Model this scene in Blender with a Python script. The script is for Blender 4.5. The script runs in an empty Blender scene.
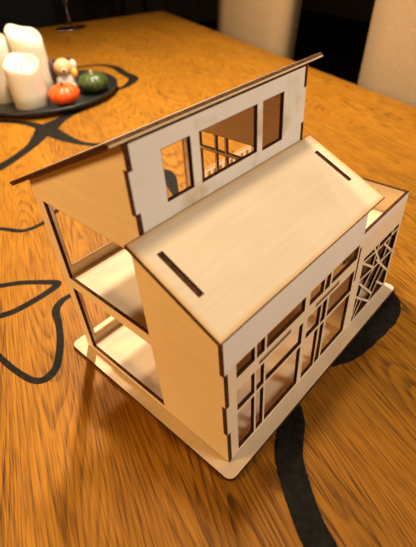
import bpy, bmesh, math, random
from mathutils import Vector, Matrix
from mathutils.geometry import tessellate_polygon
random.seed(7)
CM = 0.01
COL = bpy.context.scene.collection

# ------------------------------------------------------------------ materials
def nmat(name):
    m = bpy.data.materials.new(name); m.use_nodes = True
    nt = m.node_tree
    b = nt.nodes['Principled BSDF']
    return m, nt, b
def N(nt, t, **kw):
    n = nt.nodes.new(t)
    for k, v in kw.items():
        if k in n.inputs.keys(): n.inputs[k].default_value = v
        else: setattr(n, k, v)
    return n
def ramp(nt, stops):
    r = nt.nodes.new('ShaderNodeValToRGB')
    e = r.color_ramp.elements
    while len(e) > 1: e.remove(e[0])
    e[0].position = stops[0][0]; e[0].color = (*stops[0][1], 1)
    for p, c in stops[1:]:
        x = e.new(p); x.color = (*c, 1)
    return r
def simple(name, col, rough=0.6, spec=0.4, metal=0.0, noise=0.0, scale=200.0, bump=0.0, **kw):
    m, nt, b = nmat(name)
    b.inputs['Base Color'].default_value = (*col, 1)
    b.inputs['Roughness'].default_value = rough
    b.inputs['Specular IOR Level'].default_value = spec
    b.inputs['Metallic'].default_value = metal
    for k, v in kw.items(): b.inputs[k].default_value = v
    if noise or bump:
        tc = N(nt, 'ShaderNodeTexCoord'); no = N(nt, 'ShaderNodeTexNoise', Scale=scale, Detail=4.0)
        nt.links.new(tc.outputs['Object'], no.inputs['Vector'])
        if noise:
            r = ramp(nt, [(0.3, tuple(c * (1 - noise) for c in col)), (0.7, tuple(min(1, c * (1 + noise)) for c in col))])
            nt.links.new(no.outputs['Fac'], r.inputs['Fac']); nt.links.new(r.outputs['Color'], b.inputs['Base Color'])
        if bump:
            bp = N(nt, 'ShaderNodeBump', Strength=bump, Distance=0.001)
            nt.links.new(no.outputs['Fac'], bp.inputs['Height']); nt.links.new(bp.outputs['Normal'], b.inputs['Normal'])
    return m

def plywood(name, c0, c1, grain_axis='x', scorch=False):
    m, nt, b = nmat(name); L = nt.links.new
    tc = N(nt, 'ShaderNodeTexCoord')
    mp = N(nt, 'ShaderNodeMapping')
    s = {'x': (12, 220, 220), 'y': (220, 12, 220), 'z': (220, 220, 12)}[grain_axis]
    mp.inputs['Scale'].default_value = s
    L(tc.outputs['Object'], mp.inputs['Vector'])
    no = N(nt, 'ShaderNodeTexNoise', Scale=1.0, Detail=5.0, Roughness=0.6)
    L(mp.outputs['Vector'], no.inputs['Vector'])
    big = N(nt, 'ShaderNodeTexNoise', Scale=14.0, Detail=2.0)
    L(tc.outputs['Object'], big.inputs['Vector'])
    mx = N(nt, 'ShaderNodeMath', operation='MULTIPLY_ADD'); mx.inputs[1].default_value = 0.55
    L(no.outputs['Fac'], mx.inputs[0])
    m2 = N(nt, 'ShaderNodeMath', operation='MULTIPLY'); m2.inputs[1].default_value = 0.45
    L(big.outputs['Fac'], m2.inputs[0]); L(m2.outputs[0], mx.inputs[2])
    r = ramp(nt, [(0.32, c1), (0.66, c0)])
    L(mx.outputs[0], r.inputs['Fac'])
    out = r.outputs['Color']
    if scorch:    # toasted laser edge: distance to the rim of the sheet in its own box
        sx = N(nt, 'ShaderNodeSeparateXYZ'); L(tc.outputs['Generated'], sx.inputs[0])
        def edge(sock, k):
            a = N(nt, 'ShaderNodeMath', operation='SUBTRACT'); a.inputs[0].default_value = 1.0; L(sock, a.inputs[1])
            mn = N(nt, 'ShaderNodeMath', operation='MINIMUM'); L(sock, mn.inputs[0]); L(a.outputs[0], mn.inputs[1])
            q = N(nt, 'ShaderNodeMath', operation='MULTIPLY'); q.inputs[1].default_value = k; L(mn.outputs[0], q.inputs[0])
            return q.outputs[0]
        mn = N(nt, 'ShaderNodeMath', operation='MINIMUM'); L(edge(sx.outputs[0], scorch[0]), mn.inputs[0]); L(edge(sx.outputs[1], scorch[1]), mn.inputs[1])
        ad = N(nt, 'ShaderNodeMath', operation='MULTIPLY_ADD'); ad.inputs[1].default_value = 0.6; ad.inputs[2].default_value = -0.3
        L(big.outputs['Fac'], ad.inputs[0])
        a2 = N(nt, 'ShaderNodeMath', operation='ADD'); L(mn.outputs[0], a2.inputs[0]); L(ad.outputs[0], a2.inputs[1])
        er = ramp(nt, [(0.0, (0.75, 0.45, 0.18)), (0.25, (0.93, 0.76, 0.52)), (0.85, (1, 1, 1))])
        L(a2.outputs[0], er.inputs['Fac'])
        mc = N(nt, 'ShaderNodeMix', data_type='RGBA', blend_type='MULTIPLY'); mc.inputs[0].default_value = 1.0
        L(out, mc.inputs[6]); L(er.outputs['Color'], mc.inputs[7]); out = mc.outputs[2]
    L(out, b.inputs['Base Color'])
    b.inputs['Roughness'].default_value = 0.55; b.inputs['Specular IOR Level'].default_value = 0.3
    return m

PLY0, PLY1 = (0.80, 0.63, 0.43), (0.70, 0.53, 0.34)
M = {}
M['ply_x'] = plywood('birch plywood', PLY0, PLY1, 'x')
M['ply_y'] = plywood('birch plywood grain across', PLY0, PLY1, 'y')
M['ply_roof'] = plywood('birch plywood scorched rim', PLY0, PLY1, 'x', scorch=(38.0, 15.6))
M['ply_white'] = plywood('pale birch veneer', (0.80, 0.72, 0.61), (0.74, 0.66, 0.55), 'x')
def front_ply():
    m = plywood('pale birch toasted around the cut lattice', (0.80, 0.72, 0.61), (0.74, 0.66, 0.55), 'x')
    nt = m.node_tree; L = nt.links.new; b = nt.nodes['Principled BSDF']
    src = b.inputs['Base Color'].links[0].from_socket
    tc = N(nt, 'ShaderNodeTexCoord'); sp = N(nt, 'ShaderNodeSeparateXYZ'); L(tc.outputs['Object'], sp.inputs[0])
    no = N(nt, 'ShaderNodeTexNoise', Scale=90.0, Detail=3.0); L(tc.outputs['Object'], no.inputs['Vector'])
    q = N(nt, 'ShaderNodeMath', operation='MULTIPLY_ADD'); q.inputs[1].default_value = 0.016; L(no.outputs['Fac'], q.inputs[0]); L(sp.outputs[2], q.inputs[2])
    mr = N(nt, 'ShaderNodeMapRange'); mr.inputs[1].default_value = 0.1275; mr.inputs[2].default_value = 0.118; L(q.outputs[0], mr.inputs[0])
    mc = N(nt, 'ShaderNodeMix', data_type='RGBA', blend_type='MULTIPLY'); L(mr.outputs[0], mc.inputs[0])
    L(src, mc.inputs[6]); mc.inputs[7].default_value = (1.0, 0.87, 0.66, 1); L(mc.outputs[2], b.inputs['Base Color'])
    return m
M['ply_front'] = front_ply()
def smoked_ply():
    m = plywood('pale birch with smoke stains', (0.80, 0.72, 0.61), (0.74, 0.66, 0.55), 'x')
    nt = m.node_tree; L = nt.links.new; b = nt.nodes['Principled BSDF']
    src = b.inputs['Base Color'].links[0].from_socket
    tc = N(nt, 'ShaderNodeTexCoord'); no = N(nt, 'ShaderNodeTexNoise', Scale=34.0, Detail=3.0); L(tc.outputs['Object'], no.inputs['Vector'])
    sp = N(nt, 'ShaderNodeSeparateXYZ'); L(tc.outputs['Object'], sp.inputs[0])
    mx = N(nt, 'ShaderNodeMapRange'); mx.inputs[1].default_value = 0.015; mx.inputs[2].default_value = 0.04; L(sp.outputs[0], mx.inputs[0])
    mr = N(nt, 'ShaderNodeMapRange'); mr.inputs[1].default_value = 0.52; mr.inputs[2].default_value = 0.72; L(no.outputs['Fac'], mr.inputs[0])
    mm = N(nt, 'ShaderNodeMath', operation='MULTIPLY'); L(mx.outputs[0], mm.inputs[0]); L(mr.outputs[0], mm.inputs[1])
    mc = N(nt, 'ShaderNodeMix', data_type='RGBA', blend_type='MULTIPLY'); L(mm.outputs[0], mc.inputs[0])
    L(src, mc.inputs[6]); mc.inputs[7].default_value = (0.72, 0.60, 0.40, 1); L(mc.outputs[2], b.inputs['Base Color'])
    return m
M['ply_smoked'] = smoked_ply()
def char_mat(name, c):
    m, nt, b = nmat(name); L = nt.links.new
    tc = N(nt, 'ShaderNodeTexCoord'); no = N(nt, 'ShaderNodeTexNoise', Scale=400.0, Detail=3.0)
    L(tc.outputs['Object'], no.inputs['Vector'])
    r = ramp(nt, [(0.35, c[0]), (0.7, c[1])]); L(no.outputs['Fac'], r.inputs['Fac'])
    L(r.outputs['Color'], b.inputs['Base Color']); b.inputs['Roughness'].default_value = 0.8
    b.inputs['Specular IOR Level'].default_value = 0.2
    return m
M['char'] = char_mat('laser burnt edge', ((0.028, 0.008, 0.0025), (0.125, 0.036, 0.009)))
M['char_light'] = char_mat('light burnt and lit edge', ((0.30, 0.16, 0.06), (0.42, 0.25, 0.10)))  # paler char; on the rear panel it also stands for lit sills
M['roof_edge'] = char_mat('brown burnt roof edge', ((0.10, 0.035, 0.012), (0.26, 0.115, 0.04)))
M['veneer_edge'] = char_mat('light veneer edge', ((0.62, 0.42, 0.22), (0.75, 0.55, 0.32)))

def oak():
    m, nt, b = nmat('oiled oak boards'); L = nt.links.new
    tc = N(nt, 'ShaderNodeTexCoord')
    sp = N(nt, 'ShaderNodeSeparateXYZ'); L(tc.outputs['Object'], sp.inputs[0])
    # staves 11 cm wide along local Y
    q = N(nt, 'ShaderNodeMath', operation='MULTIPLY_ADD'); q.inputs[1].default_value = 1 / 0.115; q.inputs[2].default_value = 20.35; L(sp.outputs[0], q.inputs[0])
    fl = N(nt, 'ShaderNodeMath', operation='FLOOR'); L(q.outputs[0], fl.inputs[0])
    wn = N(nt, 'ShaderNodeTexWhiteNoise', noise_dimensions='1D'); L(fl.outputs[0], wn.inputs['W'])
    off = N(nt, 'ShaderNodeVectorMath', operation='SCALE'); off.inputs['Scale'].default_value = 9.0; L(wn.outputs['Color'], off.inputs[0])
    ad = N(nt, 'ShaderNodeVectorMath', operation='ADD'); L(tc.outputs['Object'], ad.inputs[0]); L(off.outputs[0], ad.inputs[1])
    # cathedral grain: stretched noise read as contour lines
    mp = N(nt, 'ShaderNodeMapping'); mp.inputs['Scale'].default_value = (11.0, 0.95, 1.0); L(ad.outputs[0], mp.inputs['Vector'])
    n1 = N(nt, 'ShaderNodeTexNoise', Scale=1.0, Detail=1.5, Roughness=0.4); L(mp.outputs['Vector'], n1.inputs['Vector'])
    mu = N(nt, 'ShaderNodeMath', operation='MULTIPLY'); mu.inputs[1].default_value = 62.0; L(n1.outputs['Fac'], mu.inputs[0])
    fr = N(nt, 'ShaderNodeMath', operation='FRACT'); L(mu.outputs[0], fr.inputs[0])
    ring = ramp(nt, [(0.0, (0.0, 0.0, 0.0)), (0.18, (0.25, 0.25, 0.25)), (0.45, (0.95, 0.95, 0.95)), (0.93, (1, 1, 1)), (1.0, (0.0, 0.0, 0.0))]); L(fr.outputs[0], ring.inputs['Fac'])
    # fine pores
    mp2 = N(nt, 'ShaderNodeMapping'); mp2.inputs['Scale'].default_value = (900, 30, 10); L(ad.outputs[0], mp2.inputs['Vector'])
    n2 = N(nt, 'ShaderNodeTexNoise', Scale=1.0, Detail=2.0); L(mp2.outputs['Vector'], n2.inputs['Vector'])
    pr = N(nt, 'ShaderNodeMapRange'); pr.inputs[1].default_value = 0.34; pr.inputs[2].default_value = 0.62; L(n2.outputs['Fac'], pr.inputs[0])
    # broad tone
    mp3 = N(nt, 'ShaderNodeMapping'); mp3.inputs['Scale'].default_value = (14, 4, 1); L(ad.outputs[0], mp3.inputs['Vector'])
    n3 = N(nt, 'ShaderNodeTexNoise', Scale=1.0, Detail=4.0); L(mp3.outputs['Vector'], n3.inputs['Vector'])
    a = N(nt, 'ShaderNodeMath', operation='MULTIPLY'); a.inputs[1].default_value = 0.24; L(ring.outputs['Color'], a.inputs[0])
    c = N(nt, 'ShaderNodeMath', operation='MULTIPLY_ADD'); c.inputs[1].default_value = 0.36; L(pr.outputs[0], c.inputs[0]); L(a.outputs[0], c.inputs[2])
    d = N(nt, 'ShaderNodeMath', operation='MULTIPLY_ADD'); d.inputs[1].default_value = 0.30; L(n3.outputs['Fac'], d.inputs[0]); L(c.outputs[0], d.inputs[2])
    e = N(nt, 'ShaderNodeMath', operation='MULTIPLY_ADD'); e.inputs[1].default_value = 0.12; L(wn.outputs['Value'], e.inputs[0]); L(d.outputs[0], e.inputs[2])
    r = ramp(nt, [(0.15, (0.045, 0.014, 0.0012)), (0.36, (0.15, 0.056, 0.0038)), (0.62, (0.29, 0.112, 0.0070)), (0.92, (0.40, 0.166, 0.012))])
    L(e.outputs[0], r.inputs['Fac'])
    L(r.outputs['Color'], b.inputs['Base Color'])
    rr = N(nt, 'ShaderNodeMapRange'); rr.inputs[3].default_value = 0.60; rr.inputs[4].default_value = 0.48
    L(e.outputs[0], rr.inputs[0]); L(rr.outputs[0], b.inputs['Roughness'])
    b.inputs['Specular IOR Level'].default_value = 0.16
    bp = N(nt, 'ShaderNodeBump', Strength=0.25, Distance=0.0006); L(e.outputs[0], bp.inputs['Height']); L(bp.outputs['Normal'], b.inputs['Normal'])
    return m
M['oak'] = oak()
M['resin'] = simple('black resin', (0.010, 0.0085, 0.007), 0.65, 0.09, noise=0.5, scale=160, bump=0.8)
M['wax'] = simple('white candle wax', (0.60, 0.53, 0.43), 0.45, 0.4, **{'Subsurface Weight': 0.5, 'Subsurface Radius': (0.02, 0.014, 0.008), 'Subsurface Scale': 0.6})
M['wick'] = simple('burnt wick', (0.02, 0.015, 0.01), 0.9)
M['tray'] = simple('matt black tray', (0.012, 0.012, 0.012), 0.42, 0.4, noise=0.3, scale=60)
M['orange'] = simple('orange pumpkin skin', (0.80, 0.085, 0.006), 0.38, 0.5, noise=0.12, scale=60)
M['green'] = simple('dark green pumpkin skin', (0.040, 0.065, 0.012), 0.4, 0.5, noise=0.5, scale=90)
M['stem'] = simple('dry pumpkin stem', (0.10, 0.07, 0.025), 0.8, noise=0.3)
M['palestem'] = simple('pale dry stem', (0.45, 0.36, 0.2), 0.8, noise=0.3)
M['ceramic'] = simple('cream glazed ceramic', (0.58, 0.36, 0.18), 0.35, 0.4)
M['whiteceramic'] = simple('white glazed ceramic', (0.60, 0.54, 0.46), 0.35, 0.4)
M['brownceramic'] = simple('brown ceramic', (0.055, 0.02, 0.01), 0.5, 0.4, noise=0.5, scale=300, bump=0.6)
M['yellow'] = simple('orange yellow glaze', (0.85, 0.36, 0.03), 0.35, 0.5)
M['fabric'] = simple('beige woven upholstery', (0.27, 0.18, 0.10), 0.95, 0.15, noise=0.16, scale=260, bump=0.6)
M['darkwood'] = simple('dark stained wood', (0.014, 0.007, 0.004), 0.5, 0.4, noise=0.4, scale=30)
M['blackmetal'] = simple('black metal', (0.010, 0.009, 0.008), 0.5, 0.4, 0.0)
M['wall'] = simple('taupe painted wall', (0.13, 0.10, 0.065), 0.9, 0.2, noise=0.08, scale=8)
M['floor'] = simple('dark brown floor boards', (0.016, 0.007, 0.004), 0.6, 0.25, noise=0.4, scale=6)
M['glass'] = simple('clear glass', (0.95, 0.95, 0.95), 0.03, 0.5, **{'Transmission Weight': 1.0, 'IOR': 1.45})

# ------------------------------------------------------------------ helpers
def link(name, me, parent=None):
    o = bpy.data.objects.new(name, me); COL.objects.link(o)
    if parent: o.parent = parent
    return o
def empty(name, loc=(0, 0, 0), rz=0.0):
    o = bpy.data.objects.new(name, None); COL.objects.link(o)
    o.location = loc; o.rotation_euler = (0, 0, rz); o.empty_display_size = 0.02
    return o
def tag(o, label=None, cat=None, group=None, kind=None):
    if label: o['label'] = label
    if cat: o['category'] = cat
    if group: o['group'] = group
    if kind: o['kind'] = kind
    return o
def from_bm(name, bm, mats, parent=None, smooth=False):
    bmesh.ops.recalc_face_normals(bm, faces=bm.faces)
    me = bpy.data.meshes.new(name); bm.to_mesh(me); bm.free()
    for m in (mats if isinstance(mats, (list, tuple)) else [mats]): me.materials.append(m)
    if smooth:
        for p in me.polygons: p.use_smooth = True
    return link(name, me, parent)
def inset(loop, e, outer):
    """move a loop by e into the material (outline shrinks, hole grows)"""
    n = len(loop); A = sum(loop[k][0] * loop[(k + 1) % n][1] - loop[(k + 1) % n][0] * loop[k][1] for k in range(n))
    sg = (1 if A > 0 else -1) * (1 if outer else -1); out = []
    for k in range(n):
        p, q, r = Vector(loop[k - 1]), Vector(loop[k]), Vector(loop[(k + 1) % n])
        d1, d2 = (q - p).normalized(), (r - q).normalized()
        n1, n2 = Vector((-d1.y, d1.x)) * sg, Vector((-d2.y, d2.x)) * sg
        m = n1 + n2
        if m.length < 0.2: m = n1; sc_ = 1.0
        else: m.normalize(); sc_ = min(1.0 / max(m.dot(n1), 0.4), 2.0)
        v = q + m * e * sc_; out.append((v.x, v.y))
    return out
def sheet(bm, outline, holes, o, ex, ey, en, t, inset_mat=1, e=0.055):
    """a laser-cut sheet: 2-D outline with holes in cm, plane origin o, axes ex, ey; thickness t along en.
    The cut leaves a narrow burnt arris (width e) round every edge."""
    o, ex, ey, en = Vector(o), Vector(ex), Vector(ey), Vector(en)
    raw = [outline] + list(holes)
    cap = [inset(l, e, i == 0) for i, l in enumerate(raw)]
    flat = lambda L: [o + ex * p[0] + ey * p[1] for l in L for p in l]
    ez = min(e * 0.5, t * 0.2)
    c0 = [bm.verts.new(p * CM) for p in flat(cap)]; c1 = [bm.verts.new((p + en * t) * CM) for p in flat(cap)]
    s0 = [bm.verts.new((p + en * ez) * CM) for p in flat(raw)]; s1 = [bm.verts.new((p + en * (t - ez)) * CM) for p in flat(raw)]
    tris = tessellate_polygon([[Vector((p[0], p[1], 0)) for p in l] for l in cap])
    for tri in tris:
        for vs, rev in ((c0, False), (c1, True)):
            v = [vs[i] for i in tri]
            try: bm.faces.new(v[::-1] if rev else v).material_index = 0
            except ValueError: pass
    k = 0
    for l in raw:
        n = len(l)
        for i in range(n):
            a, b = k + i, k + (i + 1) % n
            for u, v in ((c0, s0), (s0, s1), (s1, c1)):
                bm.faces.new((u[a], u[b], v[b], v[a])).material_index = inset_mat
        k += n
def rect(x0, y0, x1, y1): return [(x0, y0), (x1, y0), (x1, y1), (x0, y1)]
def rrect(x0, y0, x1, y1, r, n=6):
    out = []
    for cx, cy, a0 in ((x1 - r, y0 + r, -90), (x1 - r, y1 - r, 0), (x0 + r, y1 - r, 90), (x0 + r, y0 + r, 180)):
        for i in range(n + 1):
            a = math.radians(a0 + 90 * i / n); out.append((cx + r * math.cos(a), cy + r * math.sin(a)))
    return out
def box(bm, c, s, mat=0, rz=0.0, bevel=0.0):
    r = bmesh.ops.create_cube(bm, size=1.0, matrix=Matrix.Translation(Vector(c) * CM) @ Matrix.Rotation(rz, 4, 'Z') @ Matrix.Diagonal((s[0] * CM, s[1] * CM, s[2] * CM, 1)))
    fs = set(f for v in r['verts'] for f in v.link_faces)
    for f in fs: f.material_index = mat
    if bevel:
        es = list(set(e for v in r['verts'] for e in v.link_edges))
        bmesh.ops.bevel(bm, geom=es, offset=bevel * CM, segments=3, affect='EDGES', profile=0.6)
def lathe(bm, prof, c=(0, 0, 0), seg=40, wob=None, mat=0):
    """prof: list of (r, z) in cm; wob(angle, r, z) -> (r, z)"""
    rings = []
    for r, z in prof:
        ring = []
        for i in range(seg):
            a = 2 * math.pi * i / seg
            rr, zz = wob(a, r, z) if wob else (r, z)
            ring.append(bm.verts.new(((c[0] + rr * math.cos(a)) * CM, (c[1] + rr * math.sin(a)) * CM, (c[2] + zz) * CM)))
        rings.append(ring)
    for k in range(len(rings) - 1):
        for i in range(seg):
            j = (i + 1) % seg
            bm.faces.new((rings[k][i], rings[k][j], rings[k + 1][j], rings[k + 1][i])).material_index = mat
    bm.faces.new(rings[0][::-1]).material_index = mat
    bm.faces.new(rings[-1]).material_index = mat
def blob(bm, c, s, seg=24, mat=0, rot=None):
    mt = Matrix.Translation(Vector(c) * CM) @ (rot or Matrix.Identity(4)) @ Matrix.Diagonal((s[0] * CM, s[1] * CM, s[2] * CM, 1))
    r = bmesh.ops.create_uvsphere(bm, u_segments=seg, v_segments=seg // 2 + 2, radius=1.0, matrix=mt)
    for v in r['verts']:
        for f in v.link_faces: f.material_index = mat

# ------------------------------------------------------------------ the model house (its own axes: X along front, Y to the back, Z up; cm)
T = 0.3
house = tag(empty('model_house', (0, 0, 0)), 'laser-cut plywood model house with two sloping roofs standing on the oak table', 'model house')
# base
bm = bmesh.new()
sheet(bm, rrect(-1.12, -1.15, 27.5, 20.5, 0.7), [], (0, 0, 0.02), (1, 0, 0), (0, 1, 0), (0, 0, 1), 0.324)
from_bm('base_plate', bm, [M['ply_x'], M['char']], house)
ZB = 0.345
RL = lambda y: 16.04 + 0.476 * (y + 1.0)          # lower roof, top face
RU = lambda y: 25.42 - 0.457 * (y - 5.9)          # upper roof, top face
# front panel with windows and lattice
bm = bmesh.new()
outl = [(0.3, ZB), (18.9, ZB), (26.98, ZB), (26.98, 12.2), (18.03, 12.2), (18.03, RL(0) - 0.34), (0, RL(0) - 0.34),
        (0, 11.2), (0.3, 11.2), (0.3, 7.7), (0, 7.7), (0, 4.3), (0.3, 4.3)]
cols = [(1.25, 3.1), (3.42, 4.22), (4.55, 9.25), (10.0, 11.95), (12.22, 12.9), (13.3, 17.45)]
rows = [(0.85, 5.75), (6.2, 8.55), (9.95, 11.3)]
holes = [rect(a, z0, b, z1) for a, b in cols for z0, z1 in rows]
holes += [rect(3.72, 9.0, 7.5, 9.32), rect(11.05, 9.0, 14.6, 9.32), rect(17.80, 7.1, 18.0, 10.8)]
holes += [rect(19.2, 0.75, 26.45, 8.8)]
sheet(bm, outl, holes, (0, 0, 0), (1, 0, 0), (0, 0, 1), (0, 1, 0), T)
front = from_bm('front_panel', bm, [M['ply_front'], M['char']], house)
# angular lattice of the side bay: slats in the opening, part of the front panel
bm = bmesh.new()
bars = [((19.1, 6.2), (26.5, 5.55)), ((22.4, 6.8), (26.4, 2.9)), ((19.2, 8.3), (22.2, 5.9)), ((21.2, 8.9), (23.4, 6.0)),
        ((23.6, 8.0), (26.4, 5.5)), ((19.2, 5.9), (23.3, 1.7)), ((19.2, 4.1), (23.1, 0.7)), ((23.9, 3.0), (26.4, 0.8)),
        ((25.3, 3.9), (22.8, 0.7)), ((22.3, 8.9), (21.8, 6.0)), ((25.3, 8.9), (24.2, 6.0)), ((22.3, 5.9), (20.6, 4.4)), ((20.3, 4.9), (19.2, 1.3)),
        ((20.9, 2.6), (19.6, 0.7)), ((24.4, 5.7), (22.4, 2.6)), ((23.4, 8.0), (26.5, 8.25)), ((19.1, 8.35), (23.4, 8.0))]
for i, (p, q) in enumerate(bars):
    d = Vector((q[0] - p[0], q[1] - p[1])); d.normalize(); n = Vector((-d.y, d.x)) * 0.17
    yy = 0.004 * (i % 5) + 0.01
    sheet(bm, [(p[0] - n.x, p[1] - n.y), (q[0] - n.x, q[1] - n.y), (q[0] + n.x, q[1] + n.y), (p[0] + n.x, p[1] + n.y)], [],
          (0, yy, 0), (1, 0, 0), (0, 0, 1), (0, 1, 0), T - 0.04)
from_bm('window_lattice', bm, [M['ply_front'], M['char']], front)
# left gable panel (x = 0 .. 0.3)
bm = bmesh.new()
UL = lambda y: RL(y) - 0.345
UU = lambda y: RU(y) - 0.40
g = [(0, ZB), (18.68, ZB), (18.68, 18.4), (19.0, 18.4), (19.0, UU(19.0)), (6.05, UU(6.05)), (6.05, 23.4), (6.35, 23.4), (6.35, 20.7), (6.05, 20.7), (6.05, 19.5), (6.05, UL(6.05)),
     (0.0, UL(0)), (0.3, UL(0.3)) , (0.3, 11.2), (0, 11.2), (0, 7.7), (0.3, 7.7), (0.3, 4.3), (0, 4.3)]
g[12:14] = [(4.62, UL(4.62)), (4.62, RL(4.62) - 0.08), (1.52, RL(1.52) - 0.08), (1.52, UL(1.52)), (0.3, UL(0.3))]
g[1:4] = [(19.0, ZB), (19.0, 18.4)]
sheet(bm, g, [rect(7.4, 0.95, 17.8, 8.75), rect(7.4, 10.0, 17.75, 17.55)], (0, 0, 0), (0, 1, 0), (0, 0, 1), (1, 0, 0), T)
from_bm('gable_panel', bm, [M['ply_y'], M['char']], house)
# right gable of the upper storey with a small barred window
bm = bmesh.new()
g2 = [(0.8, 9.40), (18.6, 9.40), (18.6, UU(18.6)), (6.05, UU(6.05)), (6.05, 23.4), (6.35, 23.4), (6.35, 20.7), (6.05, 20.7), (6.05, UL(6.05)),
      (4.62, UL(4.62)), (4.62, RL(4.62) - 0.08), (1.52, RL(1.52) - 0.08), (1.52, UL(1.52)), (0.8, UL(0.8))]
sheet(bm, g2, [rect(14.1, 10.3, 15.1, 15.9), rect(15.35, 10.3, 17.2, 15.9), rect(10.7, 10.3, 13.8, 15.9), rect(14.1, 16.25, 15.1, 17.7), rect(15.35, 16.25, 17.2, 17.7), rect(10.7, 16.25, 13.8, 17.7)],
      (16.65, 0, 0), (0, 1, 0), (0, 0, 1), (1, 0, 0), T)
from_bm('gable_panel', bm, [M['ply_y'], M['char']], house)
# wall between the main room and the side bay
bm = bmesh.new()
sheet(bm, [(0.02, 7.12), (0.3, 7.12), (0.3, ZB), (18.68, ZB), (18.68, 9.0), (6.0, 9.0), (6.0, UL(6.0)), (0.32, UL(0.32)), (0.32, 10.75), (0.02, 10.75)], [], (17.81, 0, 0), (0, 1, 0), (0, 0, 1), (1, 0, 0), 0.17)
from_bm('inner_wall', bm, [M['ply_y'], M['char']], house)
# rear panel with two wide openings; terrace railing with slots
bm = bmesh.new()
slots = []
x = 18.9
while x < 26.3:
    slots.append(rect(x, 10.1, x + 0.45, 11.95)); x += 0.95
outl = [(0.3, ZB), (26.98, ZB), (26.98, 12.4), (16.6, 12.4), (16.6, UU(18.7) - 0.15), (0.3, UU(18.7) - 0.15)]
sheet(bm, outl, [rect(0.95, 1.25, 15.8, 8.7), rect(0.95, 10.3, 15.8, 17.4)] + slots, (0, 18.7, 0), (1, 0, 0), (0, 0, 1), (0, 1, 0), T)
from_bm('rear_panel', bm, [M['ply_x'], M['char_light']], house)  # paler edge puts the light on the sills into the colour
# clerestory
bm = bmesh.new()
cl = [(0.3, 18.75), (16.65, 18.75), (16.65, 20.7), (16.95, 20.7), (16.95, 23.4), (16.65, 23.4), (16.65, 24.85), (0.3, 24.85), (0.3, 23.4), (0, 23.4), (0, 20.7), (0.3, 20.7)]
sheet(bm, cl, [rect(2.5, 20.52, 4.68, 23.72), rect(5.5, 20.5, 11.02, 23.7), rect(11.72, 20.35, 14.05, 23.7)], (0, 6.06, 0), (1, 0, 0), (0, 0, 1), (0, 1, 0), T)
from_bm('clerestory_panel', bm, [M['ply_smoked'], M['char']], house)
# floors
bm = bmesh.new()
fo = [(0.32, 0.32), (3.75, 0.32), (3.75, 0.03), (7.47, 0.03), (7.47, 0.32), (11.1, 0.32), (11.1, 0.03), (14.55, 0.03), (14.55, 0.32), (17.79, 0.32), (17.78, 18.68), (0.32, 18.68)]
sheet(bm, fo, [], (0, 0, 9.02), (1, 0, 0), (0, 1, 0), (0, 0, 1), T - 0.02)
from_bm('upper_floor', bm, [M['ply_x'], M['char_light']], house)
bm = bmesh.new()
sheet(bm, rect(18.02, 0.32, 26.66, 18.68), [], (0, 0, 9.1), (1, 0, 0), (0, 1, 0), (0, 0, 1), T)
from_bm('terrace_deck', bm, [M['ply_x'], M['char_light']], house)
bm = bmesh.new()
sheet(bm, rect(0.31, ZB, 18.69, 12.2), [], (26.68, 0, 0), (0, 1, 0), (0, 0, 1), (1, 0, 0), T)
from_bm('side_panel', bm, [M['ply_y'], M['char']], house)
# lower roof
th = math.atan(0.476); c, s = math.cos(th), math.sin(th)
Lr = 7.05 / c
bm = bmesh.new()
sheet(bm, rect(-1.15, 0, 18.0, Lr), [rect(-0.02, 2.52 / c, 0.32, 5.62 / c), rect(16.63, 2.52 / c, 16.97, 5.62 / c)], (0, 0, 0), (1, 0, 0), (0, 1, 0), (0, 0, -1), T)
r1 = from_bm('lower_roof_panel', bm, [M['ply_roof'], M['char']], house)
r1.location = (0, -1.0 * CM, 16.04 * CM); r1.rotation_euler = (th, 0, 0)
# upper roof: dark-edged sheet on a pale-edged lining
th2 = -math.atan(0.457); Lu = 14.4 / math.cos(th2)
bm = bmesh.new(); sheet(bm, rect(-1.0, 0, 18.3, Lu), [], (0, 0, 0), (1, 0, 0), (0, 1, 0), (0, 0, -1), 0.22, e=0.16)
for f in bm.faces:
    if f.material_index == 1 and f.calc_center_median().y < 0.0004: f.material_index = 2
r2 = from_bm('upper_roof_panel', bm, [M['ply_x'], M['char'], M['roof_edge']], house)
r2.location = (0, 5.88 * CM, RU(5.88) * CM); r2.rotation_euler = (th2, 0, 0)
bm = bmesh.new(); sheet(bm, rect(-0.97, 0.0, 18.35, Lu), [], (0, 0, -0.221), (1, 0, 0), (0, 1, 0), (0, 0, -1), 0.13)
for f in bm.faces:
    if f.material_index == 1 and f.calc_center_median().x < -0.93 * CM: f.material_index = 2
r3 = from_bm('roof_lining', bm, [M['ply_x'], M['veneer_edge'], M['char']], house)
r3.location = r2.location; r3.rotation_euler = (th2, 0, 0)

# ------------------------------------------------------------------ dining table (local x across, y along)
RZ = math.atan2(-0.4, 0.917)
Nn, Tt = Vector((math.cos(RZ), math.sin(RZ), 0)), Vector((-math.sin(RZ), math.cos(RZ), 0))
def W(n, t, z=0.0): return (Nn * n + Tt * t) * CM + Vector((0, 0, z * CM))
table = tag(empty('dining_table', (0, 0, -0.75), RZ), 'large oak dining table with black resin veins under the model house', 'table')
bm = bmesh.new(); box(bm, (13.5, 86.5, 73.0), (111, 255, 4.0), bevel=0.35)
top = from_bm('tabletop', bm, M['oak'], table)
for n in (-32, 59):
    for t in (-28, 201):
        bm = bmesh.new(); box(bm, (n, t, 35.5), (9, 9, 70.8), bevel=0.5)
        from_bm('table_leg', bm, M['oak'], table)
bm = bmesh.new(); box(bm, (13.5, 86.5, 67.5), (80, 218, 6.8), bevel=0.3); from_bm('apron', bm, M['oak'], table)

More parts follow.
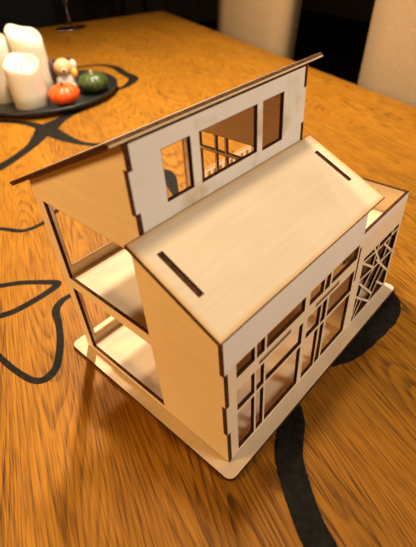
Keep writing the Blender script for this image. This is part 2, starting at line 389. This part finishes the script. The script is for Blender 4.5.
def inv(p):
    v = Vector((p[0], p[1], 0)); return v.dot(Nn), v.dot(Tt)
def catmull(pts, n=7):
    out = []
    for i in range(len(pts) - 1):
        p = [pts[max(i - 1, 0)], pts[i], pts[i + 1], pts[min(i + 2, len(pts) - 1)]]
        for k in range(n):
            u = k / n
            out.append(tuple(0.5 * (2 * p[1][j] + (p[2][j] - p[0][j]) * u + (2 * p[0][j] - 5 * p[1][j] + 4 * p[2][j] - p[3][j]) * u * u + (3 * p[1][j] - p[0][j] - 3 * p[2][j] + p[3][j]) * u ** 3) for j in range(len(p[0]))))
    out.append(pts[-1]); return out
VEINS = []
def vein(pts, ridge=0.0):
    VEINS.append(1)
    P = catmull([(*inv(p), p[2]) for p in pts])
    bm = bmesh.new(); rows = []
    for i, (x, y, w) in enumerate(P):
        a = P[max(i - 1, 0)]; b = P[min(i + 1, len(P) - 1)]
        d = Vector((b[0] - a[0], b[1] - a[1])).normalized(); n = Vector((-d.y, d.x))
        wl = w / 2 * (1 + random.uniform(-0.03, 0.03)); wr = w / 2 * (1 + random.uniform(-0.03, 0.03))
        zc = 75.016 + 0.005 * len(VEINS)
        prof = [(-wl, 74.95), (-wl, zc - 0.01), (-wl * 0.85, zc + 0.005 + ridge), (-wl * 0.1, zc + 0.005 + ridge * 0.8), (0, zc + 0.004), (wr * 0.1, zc + 0.005 + ridge * 0.8), (wr * 0.85, zc + 0.005 + ridge), (wr, zc - 0.01), (wr, 74.95)]
        rows.append([bm.verts.new(((x + n.x * o) * CM, (y + n.y * o) * CM, z * CM)) for o, z in prof])
    for r, q in zip(rows, rows[1:]):
        for k in range(len(r) - 1): bm.faces.new((r[k], r[k + 1], q[k + 1], q[k]))
        bm.faces.new((r[-1], r[0], q[0], q[-1]))
    bm.faces.new(rows[0]); bm.faces.new(rows[-1][::-1])
    return from_bm('resin_inlay', bm, M['resin'], top)
vein([(4.0, 65.5, 2.4), (10.0, 67.0, 2.6), (15.1, 68.7, 2.7), (18.0, 69.7, 2.35), (23.4, 72.4, 2.4), (27.4, 75.5, 3.4), (31.3, 78.7, 5.2), (35.6, 80.6, 3.2), (40.7, 82.2, 2.8), (48, 84, 2.2)])
vein([(24.5, 97.0, 2.1), (27.1, 92.6, 2.1), (29.9, 86.1, 2.0), (30.6, 80.7, 2.5), (30.6, 76.6, 3.6), (30.2, 71.4, 3.0), (30.6, 65.4, 1.6), (32.4, 61.0, 1.5), (35, 57, 1.4)])
vein([(2.0, 52.0, 0.85), (4.9, 48.3, 0.85), (6.7, 45.1, 0.86), (9.2, 44.4, 0.87), (11.3, 45.1, 0.86), (14.1, 46.2, 0.9), (19, 46.5, 1.0), (25, 45.5, 1.1), (30.5, 44.0, 1.4), (32.0, 41.6, 1.8), (31.0, 39.5, 2.2), (29.0, 36.6, 1.7), (27.2, 34.0, 1.0), (25.0, 32.0, 0.9)])
vein([(-3.4, 37.6, 0.84), (-1.4, 35.9, 0.84), (0.5, 34.4, 0.83), (2.2, 32.5, 0.81), (3.5, 30.6, 0.98), (2.3, 30.1, 0.97), (0.1, 30.0, 0.95), (-2.4, 30.2, 0.93), (-3.9, 30.8, 0.92), (-6, 32, 0.9)])
vein([(-6.9, 28.0, 0.62), (-6.8, 24.9, 0.62), (-6.6, 22.3, 0.61), (-6.2, 20.1, 0.66), (-5.6, 19.1, 0.76), (-4.7, 18.9, 0.91), (-3.5, 19.5, 0.82), (-1.8, 21.6, 0.77), (-0.3, 24.2, 0.76), (0.6, 26.3, 0.92), (1.7, 27.2, 0.9), (2.9, 27.4, 0.73), (5.2, 27.0, 0.7)])
vein([(66.5, 116.0, 2.0), (70.3, 112.5, 2.0), (71.0, 106.2, 2.2), (68.6, 99.0, 2.4), (66.8, 92.5, 2.8), (65.0, 90.0, 2.8), (60.8, 87.6, 2.2), (56.5, 87.2, 2.0)])
vein([(66.8, 115.8, 1.9), (58.0, 119.0, 1.9), (50.0, 122.0, 1.9)])
vein([(-1.9, -11.5, 2.1), (-0.3, -8.4, 2.15), (0.4, -7.1, 2.11), (1.4, -5.7, 2.12), (2.6, -4.2, 2.19), (3.7, -3.1, 2.23), (5.2, -2.2, 2.2), (6.6, -1.5, 2.0), (8.0, 0.2, 1.9), (9.0, 2.5, 1.8)], ridge=0.03)
vein([(11.0, 3.0, 1.6), (12.6, 0.9, 2.0), (14.2, -0.2, 2.5), (16.5, -0.95, 3.4), (20.0, -1.15, 4.0), (23.0, -1.3, 4.0), (25.0, -1.1, 3.2), (26.0, -0.6, 2.0), (26.4, -0.2, 0.8)])

# ------------------------------------------------------------------ candle tray
PX, PY = 43.9, 98.0
bm = bmesh.new()
lathe(bm, [(15.2, 0.03), (16.6, 0.35), (17.5, 1.3), (17.6, 1.75), (17.4, 1.9), (17.0, 1.8), (16.2, 1.1), (15.4, 0.85), (0.5, 0.8)], seg=72)
o = from_bm('tray', bm, M['tray'], None, True); o.location = (PX * CM, PY * CM, 0)
tag(o, 'round black tray holding the candles and pumpkins', 'tray')

def candle(x, y, r, h, tilt, dirn, label, bowl=1.6, low=0.0):
    root = tag(empty('pillar_candle', (x * CM, y * CM, 0.82 * CM)), label, 'candle', None)
    bm = bmesh.new()
    def wob(a, rr, zz):
        k = max(0.0, (zz / h)) ** 3
        z2 = zz + k * tilt * math.cos(a - dirn) * (rr / r)
        z2 += k * 0.22 * math.sin(3 * a + h) + k * 0.12 * math.sin(5 * a + 1.3 * h)
        return rr * (1 + 0.012 * math.sin(2 * a + zz * 0.4)), z2
    prof = [(r * 0.96, 0.0), (r, 0.15), (r * 1.0, h * 0.3), (r * 1.0, h * 0.6), (r * 1.0, h * 0.85), (r * 0.985, h - 0.3), (r * 0.93, h - 0.02), (r * 0.86, h - 0.1),
            (r * 0.78, h - bowl * 0.6), (r * 0.62, h - bowl * 0.92), (r * 0.3, h - bowl), (0.15, h - bowl)]
    lathe(bm, prof, seg=48, wob=wob)
    from_bm('wax', bm, M['wax'], root, True)
    bm = bmesh.new(); lathe(bm, [(0.14, h - bowl - 0.2), (0.13, h - bowl + 0.6), (0.1, h - bowl + 0.95)], (0, 0, 0), 10)
    from_bm('wick', bm, M['wick'], root)
    return root
toCam = math.atan2(-0.89, -0.45)
candle(36.6, 93.6, 4.05, 9.6, 1.3, toCam + math.pi, 'front short white pillar candle with melted hollow top on the black tray', 1.3)
candle(42.5, 100.2, 4.05, 14.0, 1.7, toCam + math.pi + 0.75, 'tallest white pillar candle, behind the short one and beside the figurine', 1.8)
candle(35.3, 103.8, 4.0, 13.4, 0.7, toCam + math.pi - 0.8, 'white pillar candle cut off by the left edge of the photo', 1.5)

def pumpkin(x, y, r, hh, n, mat, stemmat, label, stem_h, stem_r, name='pumpkin'):
    root = tag(empty(name, (x * CM, y * CM, 0.83 * CM)), label, 'pumpkin')
    bm = bmesh.new()
    K = 20
    prof = []
    for i in range(K + 1):
        a = -math.pi / 2 + math.pi * i / K
        rr = max(0.12, r * math.cos(a) ** 0.85 if math.cos(a) > 0 else 0.12)
        zz = hh * (0.5 + 0.5 * math.sin(a)) - (0.16 * hh * math.exp(-(rr / (0.3 * r)) ** 2) if a > 0 else 0)
        prof.append((rr, max(zz, 0.0)))
    lathe(bm, prof, seg=96, wob=lambda a, rr, zz: (rr * (0.90 + 0.10 * abs(math.sin(n * a / 2)) ** 0.6), zz))
    from_bm('body', bm, mat, root, True)
    bm = bmesh.new(); z0 = hh * 0.80
    rows = [(stem_r * 1.5, z0), (stem_r, z0 + stem_h * 0.4), (stem_r * 0.85, z0 + stem_h * 0.85), (stem_r * 0.95, z0 + stem_h), (stem_r * 0.3, z0 + stem_h * 1.02)]
    lathe(bm, rows, seg=20, wob=lambda a, rr, zz: (rr * (0.85 + 0.15 * math.sin(5 * a)), zz))
    from_bm('stem', bm, stemmat, root, True)
pumpkin(41.9, 87.1, 3.7, 4.4, 9, M['orange'], M['stem'], 'small glossy orange pumpkin at the front of the black tray', 1.2, 0.5)
pumpkin(51.2, 88.3, 3.8, 4.7, 10, M['green'], M['palestem'], 'dark green ribbed pumpkin at the right end of the black tray', 1.3, 0.45)

# figurine: small seated hedgehog-like animal, cream with a brown back, faces the camera side
fig = tag(empty('animal_figurine', (48.2 * CM, 95.9 * CM, 0.83 * CM), math.radians(-118)), 'small cream and brown ceramic animal figurine between the tallest candle and the green pumpkin', 'figurine')
fig.scale = (1.06, 1.06, 1.06)
bm = bmesh.new(); lathe(bm, [(1.6, 0.0), (2.3, 0.5), (2.5, 1.6), (2.25, 3.0), (1.7, 4.2), (0.6, 4.7)], seg=28)
from_bm('body', bm, M['whiteceramic'], fig, True)
bm = bmesh.new(); blob(bm, (0.5, 0, 5.3), (2.1, 2.2, 2.0)); blob(bm, (2.1, 0, 4.9), (1.0, 0.95, 0.8))
head = from_bm('head', bm, M['ceramic'], fig, True)
bm = bmesh.new(); blob(bm, (3.05, 0, 5.15), (0.3, 0.36, 0.28), 12); from_bm('nose', bm, M['wick'], head, True)
for sgn in (-1, 1):
    bm = bmesh.new(); blob(bm, (2.05, 0.85 * sgn, 5.9), (0.22, 0.22, 0.26), 12); from_bm('eye', bm, M['wick'], head, True)
    bm = bmesh.new(); blob(bm, (0.3, 1.6 * sgn, 7.0), (0.35, 0.6, 0.6), 12); from_bm('ear', bm, M['brownceramic'], head, True)
bm = bmesh.new(); blob(bm, (-0.3, -2.3, 4.7), (1.4, 1.2, 2.7))
from_bm('mane', bm, M['brownceramic'], fig, True)
bm = bmesh.new(); blob(bm, (1.2, 2.3, 3.9), (0.9, 0.8, 1.1), 16); from_bm('leaf', bm, M['yellow'], fig, True)
bm = bmesh.new(); blob(bm, (0.2, 2.4, 5.4), (0.8, 0.9, 1.3), 16); from_bm('paw', bm, M['whiteceramic'], fig, True)
bm = bmesh.new(); blob(bm, (1.6, 1.3, 1.0), (1.3, 0.9, 0.95), 16); from_bm('foot', bm, M['whiteceramic'], fig, True)
bm = bmesh.new(); blob(bm, (1.6, -1.3, 1.0), (1.3, 0.9, 0.95), 16); from_bm('foot', bm, M['whiteceramic'], fig, True)

# stemmed glass far along the table
gl = W(22.9, 202.5)
bm = bmesh.new()
lathe(bm, [(6.4, 0.02), (6.6, 0.25), (3.0, 0.5), (0.6, 1.0), (0.4, 4), (0.45, 9), (1.2, 10.5), (3.6, 13), (4.6, 17), (4.4, 22), (4.25, 22), (4.4, 17), (3.4, 13.3), (0.8, 11.2)], seg=48)
o = from_bm('wine_glass', bm, M['glass'], None, True); o.location = gl
tag(o, 'clear stemmed glass standing at the far end of the table', 'glass')

# ------------------------------------------------------------------ upholstered chairs
def chair(n, t, width, rz, label):
    root = tag(empty('dining_chair', W(n, t, -75.0), RZ + rz), label, 'chair', None)
    w = width
    bm = bmesh.new(); box(bm, (-20, 0, 43), (44, w - 4, 9), bevel=2.5); from_bm('seat', bm, M['fabric'], root, True)
    # padded, slightly raked back; narrows a little towards the seat
    bm = bmesh.new(); nx, nz = 6, 14
    def P(fx, fz, side):
        z = 40 + 64 * fz; hw = (w / 2) * (0.93 + 0.07 * fz)
        x = 3.0 + 7.0 * fz + (0 if side else 6.0)
        bulge = 1.2 * (1 - (2 * fx - 1) ** 2) * (1 if side == 0 else -1)
        return ((x + bulge) * CM, (2 * fx - 1) * hw * CM, z * CM)
    V = [[[bm.verts.new(P(i / nx, k / nz, s_)) for i in range(nx + 1)] for k in range(nz + 1)] for s_ in (1, 0)]
    for s_ in (0, 1):
        for k in range(nz):
            for i in range(nx): bm.faces.new((V[s_][k][i], V[s_][k][i + 1], V[s_][k + 1][i + 1], V[s_][k + 1][i]))
    for k in range(nz):
        for i in (0, nx): bm.faces.new((V[0][k][i], V[0][k + 1][i], V[1][k + 1][i], V[1][k][i]))
    for i in range(nx):
        for k in (0, nz): bm.faces.new((V[0][k][i], V[0][k][i + 1], V[1][k][i + 1], V[1][k][i]))
    es = [e for e in bm.edges if len(e.link_faces) == 2 and e.calc_face_angle(0) > 0.9]
    bmesh.ops.recalc_face_normals(bm, faces=bm.faces)
    bmesh.ops.bevel(bm, geom=es, offset=1.3 * CM, segments=4, affect='EDGES', profile=0.6)
    from_bm('backrest', bm, M['fabric'], root, True)
    for x in (-38, 5):
        for y in (-1, 1):
            bm = bmesh.new(); lathe(bm, [(1.5, 0.0), (2.2, 39.0)], (x, y * (w / 2 - 5), 0), 16)
            from_bm('leg', bm, M['darkwood'], root, True)
    return root
chair(70.5, 144.5, 51, 0.0, 'beige upholstered dining chair farther along the table edge')
chair(70.5, 52.5, 56, 0.0, 'beige upholstered dining chair nearest the house, cut off by the right edge of the photo')

# ------------------------------------------------------------------ room shell
def slab(name, c, s, mat, rz=RZ):
    bm = bmesh.new(); box(bm, (0, 0, 0), s); o = from_bm(name, bm, mat); o.location = c; o.rotation_euler = (0, 0, rz)
    tag(o, kind='structure'); return o
slab('floor', W(20, 150, -78), (760, 900, 6), M['floor'])
slab('ceiling', W(20, 150, 173), (760, 900, 6), M['wall'])
slab('wall_back', W(20, 603, 48), (760, 6, 246), M['wall'])
slab('wall_front', W(20, -303, 48), (760, 6, 246), M['wall'])
slab('wall_right', W(403, 150, 48), (6, 900, 246), M['wall'])
slab('wall_left', W(-363, 150, 48), (6, 900, 246), M['wall'])
# dark cupboard at the back left
cb = tag(empty('sideboard', W(-35, 420, -75), RZ), 'tall black cupboard in the dark behind the far table end', 'cupboard')
bm = bmesh.new(); box(bm, (0, 0, 95), (150, 45, 190), bevel=0.6); from_bm('body', bm, M['blackmetal'], cb)
for sx in (-37, 37):
    bm = bmesh.new(); box(bm, (sx, -23.4, 95), (72, 1.6, 182), bevel=0.3); d = from_bm('door', bm, M['blackmetal'], cb)
    bm = bmesh.new(); box(bm, (sx * 0.12, -25.0, 100), (1.2, 1.6, 14), bevel=0.3); from_bm('handle', bm, M['blackmetal'], d)
# bar stool behind the far table end
st = tag(empty('bar_stool', W(113, 420, -75), RZ), 'dark bar stool standing behind the far end of the table', 'stool')
bm = bmesh.new(); lathe(bm, [(16, 72), (18, 73.5), (18, 76), (16, 77.5)], seg=32); from_bm('seat', bm, M['darkwood'], st, True)
for a in (45, 135, 225, 315):
    bm = bmesh.new(); ca, sa = math.cos(math.radians(a)), math.sin(math.radians(a))
    q = [bm.verts.new(((r_ * ca + dx) * CM, (r_ * sa + dy) * CM, z * CM)) for r_, z in ((20, 0), (13, 72.3)) for dx, dy in ((-1.6, -1.6), (1.6, -1.6), (1.6, 1.6), (-1.6, 1.6))]
    for i in range(4):
        j = (i + 1) % 4; bm.faces.new((q[i], q[j], q[j + 4], q[i + 4]))
    bm.faces.new(q[3::-1]); bm.faces.new(q[4:])
    from_bm('leg', bm, M['darkwood'], st)
bm = bmesh.new()
for sx, sy, lx, ly in ((0, -13, 26, 2), (0, 13, 26, 2), (-13, 0, 2, 26), (13, 0, 2, 26)): box(bm, (sx, sy, 24), (lx, ly, 2))
from_bm('footrest', bm, M['darkwood'], st)

# ------------------------------------------------------------------ light: pendants over the table, two added fills out of view
WARM = (1.0, 0.84, 0.60)
def spot(name, loc, target, watt, angle, blend, size, col):
    l = bpy.data.lights.new(name, 'SPOT'); l.energy = watt; l.spot_size = math.radians(angle); l.spot_blend = blend; l.shadow_soft_size = size; l.color = col
    o = bpy.data.objects.new(name, l); COL.objects.link(o); o.location = Vector(loc)
    o.rotation_euler = (Vector(target) - Vector(loc)).to_track_quat('-Z', 'Y').to_euler(); return o
def area(name, loc, target, watt, size, col):
    l = bpy.data.lights.new(name, 'AREA'); l.energy = watt; l.size = size; l.color = col
    o = bpy.data.objects.new(name, l); COL.objects.link(o); o.location = Vector(loc)
    o.rotation_euler = (Vector(target) - Vector(loc)).to_track_quat('-Z', 'Y').to_euler(); return o
spot('pendant_lamp', (0.36, 0.58, 0.82), (0.36, 0.58, 0), 40, 140, 0.6, 0.035, WARM)
spot('pendant_lamp', W(22, 104, 84), W(20, 108, 0), 50, 140, 0.6, 0.035, WARM)
spot('pendant_lamp', (0.13, 0.14, 1.02), (0.13, 0.14, 0), 22, 120, 0.6, 0.05, WARM)
area('left_fill', (-1.15, 0.75, 0.62), (0.0, 0.1, 0.1), 20, 0.35, (1.0, 0.60, 0.22))  # added warm fill with unseen source, brightens the left gable
area('front_fill', (0.55, -1.2, 0.80), (0.1, 0.0, 0.1), 16.5, 0.5, (1.0, 0.87, 0.74))  # added unseen fill behind the camera for the front panel and rooms

w = bpy.data.worlds.new('World'); bpy.context.scene.world = w; w.use_nodes = True
w.node_tree.nodes['Background'].inputs[0].default_value = (1.0, 0.75, 0.5, 1); w.node_tree.nodes['Background'].inputs[1].default_value = 0.01

# ------------------------------------------------------------------ camera
cam = bpy.data.cameras.new('Camera'); co = bpy.data.objects.new('Camera', cam); COL.objects.link(co)
Rm = Matrix(((0.674664, 0.502619, -0.540558), (-0.735635, 0.397753, -0.548301), (-0.060578, 0.767572, 0.638093)))
co.matrix_world = Matrix.Translation(Vector((-11.846056, -11.330620, 33.315895)) * CM) @ Rm.to_4x4()
cam.sensor_fit = 'VERTICAL'; cam.sensor_height = 36.0; cam.sensor_width = 27.38; cam.lens = 428.6 * 36 / 547
cam.clip_start = 0.01; cam.clip_end = 30
cam.dof.use_dof = True; cam.dof.focus_distance = 0.36; cam.dof.aperture_fstop = 7.5
sc = bpy.context.scene; sc.camera = co
vs = sc.view_settings; vs.view_transform = 'Standard'; vs.look = 'None'; vs.exposure = 0.0; vs.gamma = 1.0; vs.use_curve_mapping = False
